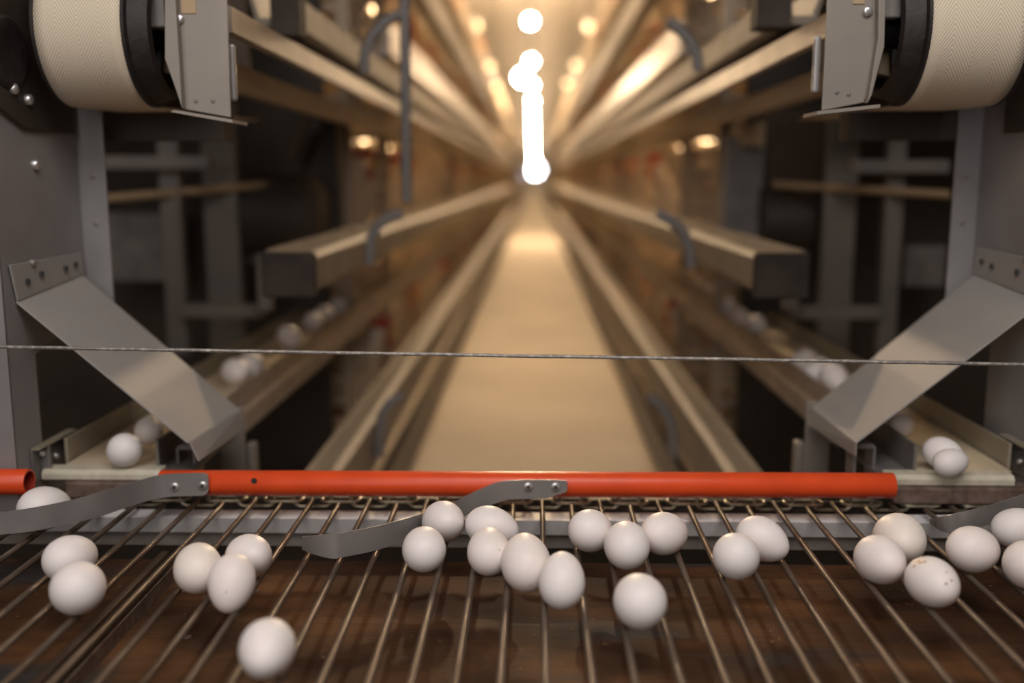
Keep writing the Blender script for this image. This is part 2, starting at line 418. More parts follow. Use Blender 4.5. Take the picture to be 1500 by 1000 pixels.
# lamps ---------------------------------------------------------------
M['bulb'] = mat('glowing_bulb', (1,.9,.7), .4, emit=(1.0,.72,.44), strength=1450)
M['glintbulb'] = mat('highlight_stand_in_glow', (1,.9,.7), .4, emit=(1.0,.70,.40), strength=2.6)  # glow standing in for reflected highlights beside the lamp column
def make_lamp(rad, bulbm, z_top, name, label, group, loc):
    r = thing(name, loc, label, 'lamp', group)
    bm = BM(); bmesh.ops.create_icosphere(bm, subdivisions=2, radius=rad)
    b = obj('bulb', bm, bulbm, r, smooth=True, world=False)
    obj('socket', tube(BM(), [(0,0,rad*.8),(0,0,rad*.8+.05)], .018, 12), 'lampmetal', r, world=False)
    obj('cord', tube(BM(), [(0,0,rad*.8+.05),(0,0,z_top-loc[2])], .003, 6), 'black', r, world=False)
    return r
lamp0 = None
for k in range(0, 30):
    Y = 2.66*(k+1) if k else 3.7
    X = -.033
    if lamp0 is None:
        lamp0 = make_lamp(.032, 'bulb', 2.45, 'hanging_lamp', '', None, (X, Y, 1.2)); l = lamp0
    else:
        l = copy_tree(lamp0); l.location = W((X, Y, 1.2))
    lab = {2: 'highest white glowing lamp hanging over the aisle'}.get(k, 'glowing round lamp in the bright column receding over the aisle' if k > 2 else 'lamp hanging above the aisle out of view')
    tag(l, lab, 'lamp', 'lamps hanging in a line over the aisle')
big = make_lamp(.07, 'bulb', 2.45, 'hanging_lamp', 'larger glowing lamp just left of the bright lamp column', None, (-.15, 12.9, 1.26))
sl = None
for (px, py, Y) in [(718,97,9.5),(727,127,11.5),(697,39,8.0),(863,40,8.0),(843,95,9.5),(831,122,11.5)]:  # glowing balls in place of metal glints that mirror the lamps
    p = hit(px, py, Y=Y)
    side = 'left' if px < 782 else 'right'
    if sl is None: sl = make_lamp(.035, 'glintbulb', 2.45, 'glint_bulb', '', None, tuple(p)); l = sl
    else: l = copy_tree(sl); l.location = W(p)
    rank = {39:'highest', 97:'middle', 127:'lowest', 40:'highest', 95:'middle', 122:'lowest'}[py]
    tag(l, '%s of three small dim round glints, drawn as glowing bulbs, %s of the bright lamp column' % (rank, side), 'lamp', 'small side glints')

# brackets and post in the aisle ---------------------------------------
YH = 1.8
def hookpts(pxs): return [hit(x, y, Y=YH) for x, y in pxs]
def hook(pxs, label, r=.010):
    o = obj('curved_bracket', tube(BM(), hookpts(pxs), r, 10), 'hook', smooth=True)
    return tag(o, label, 'bracket')
pst = obj('vertical_post', tube(BM(), [hit(592, -60, Y=YH), hit(596, 296, Y=YH)], .0095, 12), 'hook', smooth=True)
tag(pst, 'blurred grey vertical post left of the lamps, rising out of the picture', 'post')
hook([(590,18),(566,30),(545,52),(535,78),(534,108)], 'curved grey bracket joining the vertical post, upper left')
hook([(590,312),(570,318),(553,330),(544,350),(541,388)], 'curved grey bracket above the eggs on the left trough')
hook([(590,578),(572,590),(560,606),(556,640),(555,668)], 'low curved grey bracket beside the aisle floor, left')
hook([(978,30),(996,44),(1012,62),(1021,82),(1022,104)], 'curved grey bracket high on the right of the lamps')
hook([(962,312),(982,322),(1000,338),(1010,362),(1012,392)], 'curved grey bracket above the eggs on the right trough')
hook([(950,580),(966,592),(980,612),(986,640),(988,668)], 'low curved grey bracket beside the aisle floor, right')

# ---- dark machinery bays between the end frame and the first cages ----
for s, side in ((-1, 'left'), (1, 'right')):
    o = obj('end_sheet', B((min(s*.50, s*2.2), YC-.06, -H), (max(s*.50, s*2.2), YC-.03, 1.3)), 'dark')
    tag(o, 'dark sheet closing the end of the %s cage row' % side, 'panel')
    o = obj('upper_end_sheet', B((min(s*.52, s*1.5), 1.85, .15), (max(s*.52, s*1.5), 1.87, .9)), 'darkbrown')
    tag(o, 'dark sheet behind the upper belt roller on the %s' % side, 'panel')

# left bay frame
fr = thing('bay_frame', hit(245, 700, Y=1.95), 'grey tubular frame standing in the dark bay on the left', 'frame')
def part(name, x0, y0, x1, y1, Y, m, par, dep=.03): return pxbox(name, x0, y0, x1, y1, Y, dep, m, parent=par, bevel=.003)
part('upright', 236, 165, 266, 520, 2.0, 'frame', fr)
part('upright', 300, 150, 350, 560, 2.1, 'frame', fr)
part('crossbar', 140, 228, 306, 248, 1.97, 'frame', fr)
part('crossbar', 262, 446, 384, 466, 1.97, 'frame', fr)
part('upright', 376, 372, 396, 456, 1.9, 'frame', fr)
o = obj('slanted_bar', tube(BM(), [hit(150,291,Y=1.9), hit(428,268,Y=2.2)], .0085, 10), 'wood', smooth=True); tag(o, 'thin brown bar crossing the left bay frame', 'bar')
# motor in left bay
mc = hit(415, 318, Y=2.2)
mt = thing('drive_motor', (mc.x, 2.2, mc.z-.09), 'dark rounded drive motor in the left bay', 'motor')
bm = lathe(BM(), [(-.10,.03),(-.10,.075),(-.085,.088),(.07,.088),(.09,.07),(.09,.02)], 82, 'X', (mc.x, 2.2, mc.z)); obj('housing', bm, 'dark', mt, smooth=True)
bm = BM()
for k in range(7): lathe(bm, [(-.06+k*.02,.088),(-.06+k*.02,.094),(-.055+k*.02,.094),(-.055+k*.02,.088)], 82, 'X', (mc.x, 2.2, mc.z))
obj('cooling_fin', bm, 'dark', mt)
obj('foot', B((mc.x-.07, 2.15, mc.z-.10), (mc.x+.07, 2.25, mc.z-.08)), 'dark', mt)
o = pxbox('side_post', 440, 160, 496, 350, 2.3, .05, 'dark', 'dark upright sheet ending the left cages beside the bay', 'panel')
o = obj('slanted_brace', tube(BM(), [hit(450,165,Y=2.2), hit(425,235,Y=2.2)], .012, 10), 'darkbrown', smooth=True); tag(o, 'short brown brace above the left motor', 'brace')
pxbox('control_box', 158, 312, 250, 412, 2.2, .1, 'galv_dark', 'dim grey box deep in the left bay', 'box')
# right bay frame
fr = thing('bay_frame', hit(1300, 700, Y=1.95), 'grey tubular frame standing in the dark bay on the right', 'frame')
part('upright', 1205, 160, 1252, 560, 2.1, 'frame', fr)
part('upright', 1296, 165, 1322, 520, 2.0, 'frame', fr)
part('crossbar', 1250, 234, 1392, 254, 1.97, 'frame', fr)
part('crossbar', 1160, 448, 1292, 468, 1.97, 'frame', fr)
part('upright', 1150, 380, 1172, 456, 1.9, 'frame', fr)
o = obj('slanted_bar', tube(BM(), [hit(1135,270,Y=2.2), hit(1390,285,Y=1.9)], .0085, 10), 'wood', smooth=True); tag(o, 'thin brown bar crossing the right bay frame', 'bar')
pxbox('cabinet_panel', 1112, 160, 1205, 285, 2.3, .06, 'darkbrown', 'dark brown cabinet panel behind the right bay', 'cabinet')
mc = hit(1150, 320, Y=2.25)
mt = thing('drive_motor', (mc.x, 2.25, mc.z-.07), 'dark drive motor in the right bay', 'motor')
obj('housing', lathe(BM(), [(-.06,.03),(-.06,.065),(-.05,.072),(.05,.072),(.06,.06),(.06,.02)], 82, 'X', (mc.x, 2.25, mc.z)), 'dark', mt, smooth=True)
obj('foot', B((mc.x-.05, 2.21, mc.z-.085), (mc.x+.05, 2.29, mc.z-.065)), 'dark', mt)
o = pxbox('side_post', 1060, 200, 1118, 350, 2.25, .05, 'galv_dark', 'grey upright sheet ending the right cages', 'panel')
pxbox('label_plate', 1083, 178, 1121, 214, 2.2, .01, 'wood', 'small pale square plate on the right side post', 'plate')
pxbox('control_box', 1105, 375, 1160, 425, 2.1, .1, 'galv_dark', 'grey box below the right motor', 'box')
pxbox('storage_bin', 1325, 360, 1385, 420, 2.2, .1, 'galv_dark', 'dim grey bin deep in the right bay', 'box')
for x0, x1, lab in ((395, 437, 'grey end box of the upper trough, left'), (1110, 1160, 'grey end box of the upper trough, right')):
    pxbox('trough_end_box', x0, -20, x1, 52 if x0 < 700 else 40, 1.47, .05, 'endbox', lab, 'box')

# ================================================================== END FRAME (in focus-ish)
for s, side in ((-1, 'left'), (1, 'right')):
    Xp = .576*s; yn, yf, yk = (hit(10,500,X=-.576).y, hit(127,400,X=-.576).y, -.032) if s < 0 else (1.04, hit(1430,300,X=.576).y, -.032)
    sp_ = thing('machine_stand', (Xp, 1.07, -.36), 'tall grey bolted steel side panel on the %s' % side, 'panel')
    # receding sheet
    ylow = hit(58,600,X=-.576).y if s < 0 else hit(1446,560,X=.576).y
    obj('panel_sheet', prism(BM(), [(yn,-.37),(ylow,-.37),(ylow,-.20),(yf,-.17),(yf,.30),(yn,.30)], 'X', Xp, Xp+s*.003), 'panel', sp_)
    fl = -s
    obj('flange', B((min(Xp, Xp-s*.032), yf-.003, -.19), (max(Xp, Xp-s*.034), yf, .30)), 'panel', sp_)
    obj('panel_leg', B((min(Xp, Xp+s*.04), 1.14, -H), (max(Xp, Xp+s*.04), 1.285, -.37)), 'panel', sp_)
    obj('front_edge', B((min(Xp, Xp+s*.12), yn-.002, -.37), (max(Xp, Xp+s*.12), yn+.001, .07)), 'panel', sp_)
    for (y, z) in ((hit(50,241,X=-.576).y, hit(50,241,X=-.576).z),):
        obj('bolt', bolt_bm((Xp - s*.0005, y, z), (-s,0,0), .006, .006), 'bolt', sp_, smooth=True)
    for z in (hit(142,258,Y=1.282).z, hit(145,326,Y=1.282).z):
        obj('rivet', bolt_bm((Xp - s*.018, yf-.003, z), (0,-1,0), .0035, .002), 'bearing', sp_, smooth=True)

# deflector plates
def deflector(nt_, ft_, nb, fb, s, side, ntop, ftop, nlow, flow):
    Xp = .576*s - s*.002
    a = hit(*nt_, X=Xp); b = hit(*ft_, X=Xp)
    c = hit(*nb, Y=a.y); d = hit(*fb, Y=b.y)
    a2 = hit(*ntop, X=Xp); b2 = hit(*ftop, X=Xp)
    c2 = hit(*nlow, Y=a.y+.004); d2 = hit(*flow, Y=b.y+.004)
    t = thing('deflector_plate', (a.x, a.y, a.z), 'bent steel deflector plate slanting down from the %s panel to the egg belt' % side, 'plate')
    n = (b-a).cross(c-a).normalized()
    if n.z > 0: n = -n
    bm = BM(); ns = 10
    top = [a.lerp(c, i/ns) for i in range(ns+1)]; bot = [b.lerp(d, i/ns) for i in range(ns+1)]
    obj('chute_plate', strip(bm, top, bot, n, .0022), 'plate', t, bevel=.0006)
    obj('mounting_flange', strip(BM(), [a2, a], [b2, b], (-s*1.0,0,0), .0022), 'plate', t, bevel=.0006)
    q = (c2-c).cross(d-c).normalized()
    obj('lower_lip', strip(BM(), [c, c2], [d, d2], q*(1 if q.dot(n) > 0 else 1), .0022), 'plate', t, bevel=.0006)
    for f, g in ((.16,.45), (.36,.55), (.72,.5), (.88,.55)):
        p = a.lerp(b, f).lerp(a2.lerp(b2, f), g)
        obj('slot', tube(BM(), [Vector((p.x-s*.0023, p.y, p.z-.003)), Vector((p.x-s*.0023, p.y, p.z+.003))], .0038, 8), 'socket', t)
    obj('bolt', bolt_bm(a.lerp(b, .28).lerp(a2.lerp(b2, .28), .95) + Vector((-s*.002,0,0)), (-s,0,0), .004, .004), 'bearing', t, smooth=True)
    return t
deflector((24,441),(120,402),(276,648),(352,600), -1, 'left', (12,388), (116,370), (290,676), (358,628))
deflector((1528,441),(1428,401),(1253,648),(1188,597), 1, 'right', (1540,385),(1434,362), (1252,668), (1182,622))
# NB lower corner of the lips hangs over the supports

# belt rollers and the herringbone belts above
for s, side in ((-1, 'left'), (1, 'right')):
    xc, bw = (-.4945, .047) if s < 0 else (.474, .0515); yc, zc, R = 1.188, .166, .0795
    t = thing('belt_roller', (xc, yc, zc-R), 'black plastic roller turning under the cream herringbone belt on the upper %s' % side, 'roller')
    obj('drum', lathe(BM(), [(-bw-.003,.02),(-bw-.003,R),(bw+.003,R),(bw+.003,.02)], 56, 'X', (xc,yc,zc)), 'black2', t, smooth=True)
    for d in (-1, 1):
        obj('rim', lathe(BM(), [(d*(bw+.0005),R-.012),(d*(bw+.0005),R+.004),(d*(bw+.004),R+.004),(d*(bw+.0055),R-.002)] + ([(d*(bw+.026),R-.006),(d*(bw+.028),R-.014),(d*(bw+.01),R-.014)] if d*s < 0 else [(d*(bw+.0065),R-.008),(d*(bw+.006),R-.014)]), 56, 'X', (xc,yc,zc)), 'black2', t, smooth=True)
        bm = BM()
        for k in range(6):
            a = k*PI/3+.3; p = Vector((xc+d*(bw+(.012 if d*s<0 else .004)), yc+math.cos(a)*.068, zc+math.sin(a)*.068)); tube(bm, [(xc+d*(bw+(.012 if d*s<0 else .004)),yc,zc), p], .006, 8)
        obj('spokes', bm, 'black', t)
        obj('hub', lathe(BM(), [(d*(bw-.004),.0),(d*(bw-.004),.024),(d*(bw+(.03 if d*s<0 else .006)),.022),(d*(bw+(.03 if d*s<0 else .006)),.0)], 24, 'X', (xc,yc,zc)), 'black', t, smooth=True)
    obj('shaft', tube(BM(), [(xc-s*.09,yc,zc),(s*.60,yc,zc)], .011, 16), 'galv_dark', t, smooth=True)
    # belt
    bm = BM(); uvl = bm.loops.layers.uv.new('UVMap')
    path = []
    r2 = R+.0025
    path.append((yc+.45, zc+r2, 0))
    for k in range(49):
        a = PI/2 + PI*k/48
        path.append((yc+math.cos(a)*r2, zc+math.sin(a)*r2, 0))
    path.append((yc+.45, zc-r2+.01, 0))
    x0, x1 = xc-bw, xc+bw; rows = []; v = 0; prev = None
    for (y, z, _) in path:
        if prev: v += math.hypot(y-prev[0], z-prev[1])
        prev = (y, z); rows.append(([bm.verts.new((x0+(x1-x0)*i/8, y, z)) for i in range(9)], v))
    for (ra, va), (rb, vb) in zip(rows, rows[1:]):
        for i in range(8):
            f = bm.faces.new((ra[i], ra[i+1], rb[i+1], rb[i])); u0, u1 = (x1-x0)*i/8, (x1-x0)*(i+1)/8
            for lp, uvv in zip(f.loops, ((u0,va),(u1,va),(u1,vb),(u0,vb))): lp[uvl].uv = uvv
    o = obj('herringbone_belt', bm, 'herring', smooth=True)
    md = o.modifiers.new('th', 'SOLIDIFY'); md.thickness = .0022; md.offset = 0
    tag(o, 'cream woven herringbone belt wrapped round the black roller, upper %s corner' % side, 'belt')
    # black mounting bracket outside
    b_ = thing('roller_mount', (s*.572, 1.12, .05), 'black mount with bolts at the outer end of the %s roller' % side, 'mount')
    bm = prism(BM(), [(1.09,.30),(1.06,.13),(1.075,.075),(1.13,.055),(1.25,.055),(1.25,.30)], 'X', s*.570, s*.574); obj('mount_plate', bm, 'dark', b_, bevel=.002)
    obj('collar', lathe(BM(), [(s*.569,.02),(s*.5655,.030),(s*.5655,.036),(s*.569,.040),(s*.570,.02)], 32, 'X', (0,1.10,.135)), 'black2', b_, smooth=True)
    for (y, z) in ((hit(18,130,X=-.5695).y, hit(18,130,X=-.5695).z),(hit(40,146,X=-.5695).y, hit(40,146,X=-.5695).z)):
        obj('bolt', bolt_bm((s*.5695, y, z), (-s,0,0), .006, .006), 'bolt', b_, smooth=True)
    # cross beam under the roller
    o = obj('cross_beam', B((min(s*.405,s*.62), 1.32, .05), (max(s*.405,s*.62), 1.36, .085)), 'dark'); tag(o, 'dark cross beam just behind and under the %s roller' % side, 'beam')

# bearing plates
for s, side, px in ((-1, 'left', ((248,-40),(248,88),(270,160),(338,172),(331,-40))), (1, 'right', ((1214,-40),(1204,162),(1266,150),(1289,72),(1294,-40)))):
    Yb = 1.13
    P = [hit(x, y, Y=Yb) for x, y in px]
    t = thing('bearing_plate', (sum(p.x for p in P)/5, Yb, min(p.z for p in P)), 'pale dusty steel bearing plate hanging inside the upper %s roller' % side, 'plate')
    obj('plate_sheet', prism(BM(), [(p.x, p.z) for p in P], 'Y', Yb, Yb+.003), 'bearing', t, bevel=.0008)
    if s < 0:
        lip = [(256,165),(262,162),(346,176),(346,181)]; inner = [(247,-40),(260,-40),(268,90),(272,160),(262,130),(247,88)]; st = (334,64,344,148); hole = (264,-30,286,20); bl = (263,28)
    else:
        lip = [(1192,164),(1192,169),(1283,159),(1283,154)]; inner = [(1293,-40),(1282,-40),(1281,60),(1266,152),(1272,140),(1290,70)]; st = (1192,52,1203,136); hole = (1250,-30,1268,6); bl = (1270,17)
    Q = [hit(x, y, Y=Yb-.004) for x, y in lip]
    obj('lower_lip', prism(BM(), [(p.x, p.z) for p in Q], 'Y', Yb-.018, Yb+.04), 'bearing', t)
    Q = [hit(x, y, Y=Yb) for x, y in inner]
    obj('folded_edge', prism(BM(), [(p.x, p.z) for p in Q], 'Y', Yb-.012, Yb), 'bearing', t, bevel=.0008)
    part('backing_strip', *st, Yb+.02, 'galv', t, .01)
    part('square_cutout', *hole, Yb-.0012, 'wood', t, .0015)
    obj('bolt', bolt_bm(hit(*bl, Y=Yb), (0,-1,0), .0055, .005), 'bolt', t, smooth=True)
    for (x, y) in (((287,148),(312,148)) if s < 0 else ((1226,135),(1243,138))):
        obj('rivet', bolt_bm(hit(x, y, Y=Yb), (0,-1,0), .0022, .0015), 'galv_dark', t)
    # guard behind roller top
    a = (212,-30,240,40) if s < 0 else (1293,-30,1322,26)
    pxbox('sensor_bracket', *a, 1.14, .02, 'galv_dark', 'small grey bracket between belt and bearing plate, upper %s' % side, 'bracket')

# egg belts with nosing, side rails, end bars
for s, side in ((-1, 'left'), (1, 'right')):
    x0, x1 = sorted((s*.444, s*.556))
    o = obj('egg_belt', prism(BM(), [(1.13,-.3352),(82,-.3352),(82,-.3385),(1.13,-.3385)], 'X', x0, x1), 'cream')
    tag(o, 'long flat cream egg belt running back along the %s of the aisle' % side, 'belt')
    n0, n1 = (hit(64, 695, Y=1.11).x, hit(236, 695, Y=1.11).x) if s < 0 else (hit(1300, 700, Y=1.11).x, hit(1484, 700, Y=1.11).x)
    o = obj('belt_nosing', prism(BM(), [(1.104,-.338),(1.108,-.3335),(1.129,-.3335),(1.129,-.345),(1.104,-.345)], 'X', n0, n1), 'creampl', bevel=.001)
    tag(o, 'cream nosing strip across the front end of the %s egg belt' % side, 'strip')
    e0, e1 = (hit(95, 712, Y=1.10).x, hit(250, 712, Y=1.10).x) if s < 0 else (hit(1309, 718, Y=1.10).x, hit(1530, 718, Y=1.10).x)
    o = obj('end_bar', B((e0, 1.098, -.3655), (e1, 1.122, -.3455)), 'brownbar', bevel=.003)
    tag(o, 'soiled brown bar below the front end of the %s egg belt' % side, 'bar')
    for k, (ya, yb) in enumerate(((1.145, 1.33), (1.336, 2.4))):
        o = obj('belt_side_rail', B((min(s*.558, s*.562), ya, -.338), (max(s*.558, s*.562), yb, -.306)), 'siderail', bevel=.001)
        tag(o, '%s side rail along the outer edge of the %s egg belt' % (('near olive','rear')[k], side), 'rail')
    br = thing('rail_bracket', (s*.568, 1.14, -.34), 'small bolted bracket outside the %s egg belt' % side, 'bracket')
    p, q = hit(48,657,X=-.572), hit(103,627,X=-.572)
    obj('bracket_ledge', B((min(s*.564,s*.575), p.y, p.z-.002), (max(s*.564,s*.575), q.y, p.z)), 'siderail', br)
    obj('bracket_web', B((min(s*.573,s*.575), p.y, -.345), (max(s*.573,s*.575), q.y, p.z-.002)), 'galv_dark', br)
    obj('bracket_face', B((min(s*.563,s*.575), p.y+.02, -.345), (max(s*.563,s*.575), p.y+.023, p.z-.002)), 'galv_dark', br)
    for (dy, dz) in ((.018,-.010),(.03,-.014),(.05,-.022)):
        obj('bolt', bolt_bm((s*.5725, p.y+dy, p.z+dz), (-s,-.6,0), .004, .006), 'bolt', br, smooth=True)
    # inner channel, U bracket and support pillar
    ch = obj('inner_channel', BM() and prism(BM(), [(s*.4405,-.303),(s*.4435,-.303),(s*.4435,-.342),(s*.400,-.342),(s*.400,-.338),(s*.4405,-.338)], 'Y', 1.125, 1.30), 'galv_dark')
    tag(ch, 'dark open channel on the inner edge of the %s egg belt' % side, 'channel')
    Yu = 1.15
    if s < 0: u = (257,652,288,700); pil = (322,596,359,700); sm = (361,650,374,700)
    else: u = (1252,650,1281,702); pil = (1179,588,1216,702); sm = (1165,648,1178,702)
    a, b = hit(u[0], u[1], Y=Yu), hit(u[2], u[3], Y=Yu); w = .0022
    bm = prism(BM(), [(a.x, b.z), (a.x, a.z-.004), (a.x+.004, a.z), (b.x-.004, a.z), (b.x, a.z-.004), (b.x, b.z), (b.x-w*1.5, b.z), (b.x-w*1.5, a.z-.006), (a.x+w*1.5, a.z-.006), (a.x+w*1.5, b.z)], 'Y', Yu, Yu+.03)
    tag(obj('channel_bracket', bm, 'galv_dark', bevel=.0006), 'small upright bracket of folded steel under the %s deflector plate' % side, 'bracket')
    pl = thing('support_post', hit(pil[0], 702, Y=1.33), 'beige steel support post under the lower end of the %s deflector plate' % side, 'post')
    part('post_sheet', *pil, 1.33, 'bearing', pl, .003)
    part('post_side_lug', *sm, 1.34, 'bearing', pl, .02)

# ================================================================== RED TUBE
def red(px0, px1, y0, y1, Y, label):
    a, b = hit(px0, y0, Y=Y), hit(px1, y1, Y=Y); r = .0142
    t = thing('red_tube', ((a.x+b.x)/2, Y, (a.z+b.z)/2-r), label, 'tube')
    bm = BM(); seg = 32; rings = []
    for p, rr in ((a, r-.0025), (a, r-.0004), (a+Vector((.0006,0,0)), r), (b-Vector((.0006,0,0)), r), (b, r-.0004), (b, r-.0025)):
        rings.append([bm.verts.new((p.x, p.y+rr*math.cos(2*PI*k/seg), p.z+rr*math.sin(2*PI*k/seg))) for k in range(seg)])
    for i in range(len(rings)-1):
        for k in range(seg): bm.faces.new((rings[i][k], rings[i][(k+1)%seg], rings[i+1][(k+1)%seg], rings[i+1][k]))
    obj('tube_wall', bm, 'red', t, smooth=True)
    bm = BM(); rings = []
    for p in (a+Vector((.0002,0,0)), b-Vector((.0002,0,0))):
        rings.append([bm.verts.new((p.x, p.y+(r-.0025)*math.cos(2*PI*k/seg), p.z+(r-.0025)*math.sin(2*PI*k/seg))) for k in range(seg)])
    for k in range(seg): bm.faces.new((rings[0][k], rings[1][k], rings[1][(k+1)%seg], rings[0][(k+1)%seg]))
    obj('tube_bore', bm, 'tube_in', t, smooth=True)
    return t
YT = 1.075
tb = red(236, 1308, 706.5, 711, YT, 'long orange-red tube lying across the front of the conveyor')
h0 = hit(372, 704, Y=YT-.0142)
obj('drilled_hole', tube(BM(), [h0+Vector((0,.0006,0)), h0-Vector((0,.0002,0))], .0032, 12), 'socket', tb)
red(-190, 43, 704, 705.5, hit(10,500,X=-.576).y-.02, 'short stub of orange-red tube with open end at the left edge')

# ================================================================== FINGERS
def finger(st, zb0, zb1, label, bolts, Yflat=1.0585, nflat=0):
    n = len(st); tops, bots = [], []
    for i, q in enumerate(st):
        x, yt, yb = q[:3]
        if len(q) == 4:
            T, Bt = hit(x, yt, Y=q[3]), hit(x, yb, Y=q[3])
            if Bt.z < -.3665: Bt = Vector((Bt.x, Bt.y, -.3665))
        elif i < nflat: T, Bt = hit(x, yt, Y=Yflat), hit(x, yb, Y=Yflat)
        else:
            f = (i-nflat+1)/(n-nflat); z = zb0 + (zb1-zb0)*f**1.0
            Bt = hit(x, yb, Z=z)
            if i and Bt.y > Yflat: Bt = hit(x, yb, Y=Yflat)
            T = hit(x, yt, Y=Bt.y)
        tops.append(T); bots.append(Bt)
    t = thing('guide_finger', tuple(bots[0]), label, 'guide')
    o = obj('spring_strip', strip(BM(), tops, bots, (0,-1,0), .0016), 'spring', t, smooth=True)
    for (x, y) in bolts:
        c = hit(x, y, Y=Yflat-.0016)
        bt = obj('rivet', bolt_bm(c, (0,-1,0), .0050, .0022), 'bolt', t, smooth=True)
        obj('rivet_hole', socket_bm(c, (0,-1,0), .0020, .0022), 'socket', t)
    return t
def dens(st, k=3):
    """Catmull-Rom densify"""
    out = []
    for i in range(len(st)-1):
        p0, p1, p2, p3 = st[max(i-1,0)], st[i], st[i+1], st[min(i+2,len(st)-1)]
        for j in range(k):
            t = j/k
            out.append(tuple(.5*((2*b)+(-a+c)*t+(2*a-5*b+4*c-d)*t*t+(-a+3*b-3*c+d)*t**3) for a, b, c, d in zip(p0, p1, p2, p3)))
    return out + [st[-1]]
mid = [(831,706,717),(829,703,720),(800,702,729),(770,702,730),(745,703,731)] + dens([(736,704,733,1.0585),(719,709,739,1.0575),(690,722,750,1.055),(666,735,764,1.045),(640,745,776,1.022),(616,752,785,.995),(589,760,793,.965),(551,770,805,.942),(508,778,814,.926),(486,781,817,.921),(458,784,810,.930),(443,785,804,.940)])
finger(mid, -.350, -.3615, 'curved steel guide finger in the middle, pointing left over the rods with eggs against it', [(774,713),(814,713)], nflat=5)
lft = [(306,699,716),(304,694,722),(298,692,725),(257,693,726),(240,694,728)] + dens([(224,697.5,731),(190,707,741),(146,720,756),(108,731,765),(49,743,777),(0,750,782),(-50,757,786),(-70,760,784)])
finger(lft, -.350, -.3615, 'long curved steel guide finger at the left, fixed over the end of the red tube', [(256,713),(297,711)], nflat=5)
rgt = [(1640,690,720),(1600,693,726),(1560,704,740)] + dens([(1540,711,747),(1500,723,757),(1451,739,767),(1405,750,779),(1380,756,778),(1362,760,766)])
finger(rgt, -.352, -.362, 'steel guide finger at the right edge, its tip above the rods', [], nflat=2)

# ================================================================== ROD CONVEYOR
RZ = -.3705; RR = .0031
cv = thing('rod_conveyor', (0, .8, RZ-.01), 'rod conveyor of parallel brown rods on a chain, carrying the loose white eggs', 'conveyor')
PITCHX = .03345
xl = hit(794, 730, Z=RZ).x
for k in range(-26, 27):
    x = xl + k*PITCHX; longr = (k % 2 == 0)
    yb = 1.112 if longr else 1.094
    j = random.uniform(-.0009, .0009)
    obj('rod', tube(BM(), [(x+j*3, .35, RZ), (x+j, .8, RZ-.0002), (x, yb-.012, RZ), (x, yb, RZ+.001)], RR, 12), 'rod', cv, smooth=True)
# chain
def link_bm(c, L, Wd, r, vert):
    bm = BM(); seg = 8; path = []
    for k in range(20):
        a = 2*PI*k/20; x = math.cos(a)*Wd/2 + (L/2-Wd/2)*(1 if math.cos(a) > 0 else -1); y = math.sin(a)*Wd/2
        path.append((x, y))
    rings = []
    for k, (x, y) in enumerate(path):
        nx, ny = path[(k+1) % 20]; pxx, pyy = path[k-1]; t = Vector((nx-pxx, ny-pyy, 0)).normalized(); nrm = Vector((-t.y, t.x, 0))
        ring = []
        for q in range(seg):
            a = 2*PI*q/seg; v = Vector((x, y, 0)) + nrm*math.cos(a)*r + Vector((0,0,1))*math.sin(a)*r
            if vert: v = Vector((v.x, v.z, v.y))
            ring.append(bm.verts.new(v + Vector(c)))
        rings.append(ring)
    for i in range(20):
        for q in range(seg): bm.faces.new((rings[i][q], rings[i][(q+1)%seg], rings[(i+1)%20][(q+1)%seg], rings[(i+1)%20][q]))
    return bm
for k in range(-26, 27):
    vert = (k % 2 == 0)
    c = (xl + k*PITCHX + (.0), 1.112, RZ + .002)
    obj('chain_link', link_bm(c, .0445, .018, .0021, vert), 'chain', cv, smooth=True)

# rail below the rods, tray, divider
rl = thing('cross_rail', (0, 1.09, -.41), 'pale galvanised rail across the machine just under the rod ends', 'rail')
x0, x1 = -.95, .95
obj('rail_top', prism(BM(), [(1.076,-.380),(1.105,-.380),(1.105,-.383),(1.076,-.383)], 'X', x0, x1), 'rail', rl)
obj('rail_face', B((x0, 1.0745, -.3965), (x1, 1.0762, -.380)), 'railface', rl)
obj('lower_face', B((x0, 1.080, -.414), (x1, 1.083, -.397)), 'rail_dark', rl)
o = obj('cover_plate', B((-.95, 1.125, -.62), (.95, 1.13, -.372)), 'dark'); tag(o, 'dark plate behind the chain', 'plate')
tr = thing('drip_tray', (0, .7, -.43), 'wide rust-brown soiled metal tray beneath the conveyor rods', 'tray')
obj('tray_sheet', B((-1.1, .25, -.4215), (1.1, 1.050, -.4195)), 'tray', tr)
for (x, y) in ((-.36,.965),(-.285,.965),(-.32,.86)):
    obj('tray_rivet', bolt_bm((x, y, -.4195), (0,0,1), .004, .0015), 'brownbar', tr)
# divider running under the rods at the left
a, b = hit(252, 790, Z=-.388), hit(112, 960, Z=-.388)
dv = thing('tray_divider', (a.x, a.y, -.42), 'dark soiled divider bar under the rods at the left, edged with a thin bright line', 'divider')
xd = (a.x + b.x)/2
obj('divider_bar', B((xd-.010, .25, -.4195), (xd-.002, 1.0, -.390)), 'darkbrown', dv, bevel=.001)
obj('divider_edge', B((xd+.004, .25, -.4195), (xd+.0055, 1.0, -.404)), 'brownbar', dv)

# cable across
pts = []
for i in range(41):
    x = -40 + i*1580/40; y = 508 + (x/1500)*25.5 - 2*math.sin(PI*x/1500)*0 + random.uniform(-.35,.35)
    pts.append(hit(x, y, Y=1.0))
pts.insert(0, hit(-400, 502, Y=1.0)); pts.append(hit(1900, 540, Y=1.0))
o = obj('cable', tube(BM(), pts, .0019, 8), 'wire', smooth=True)
tag(o, 'thin dusty steel cable stretched across the whole view', 'cable')

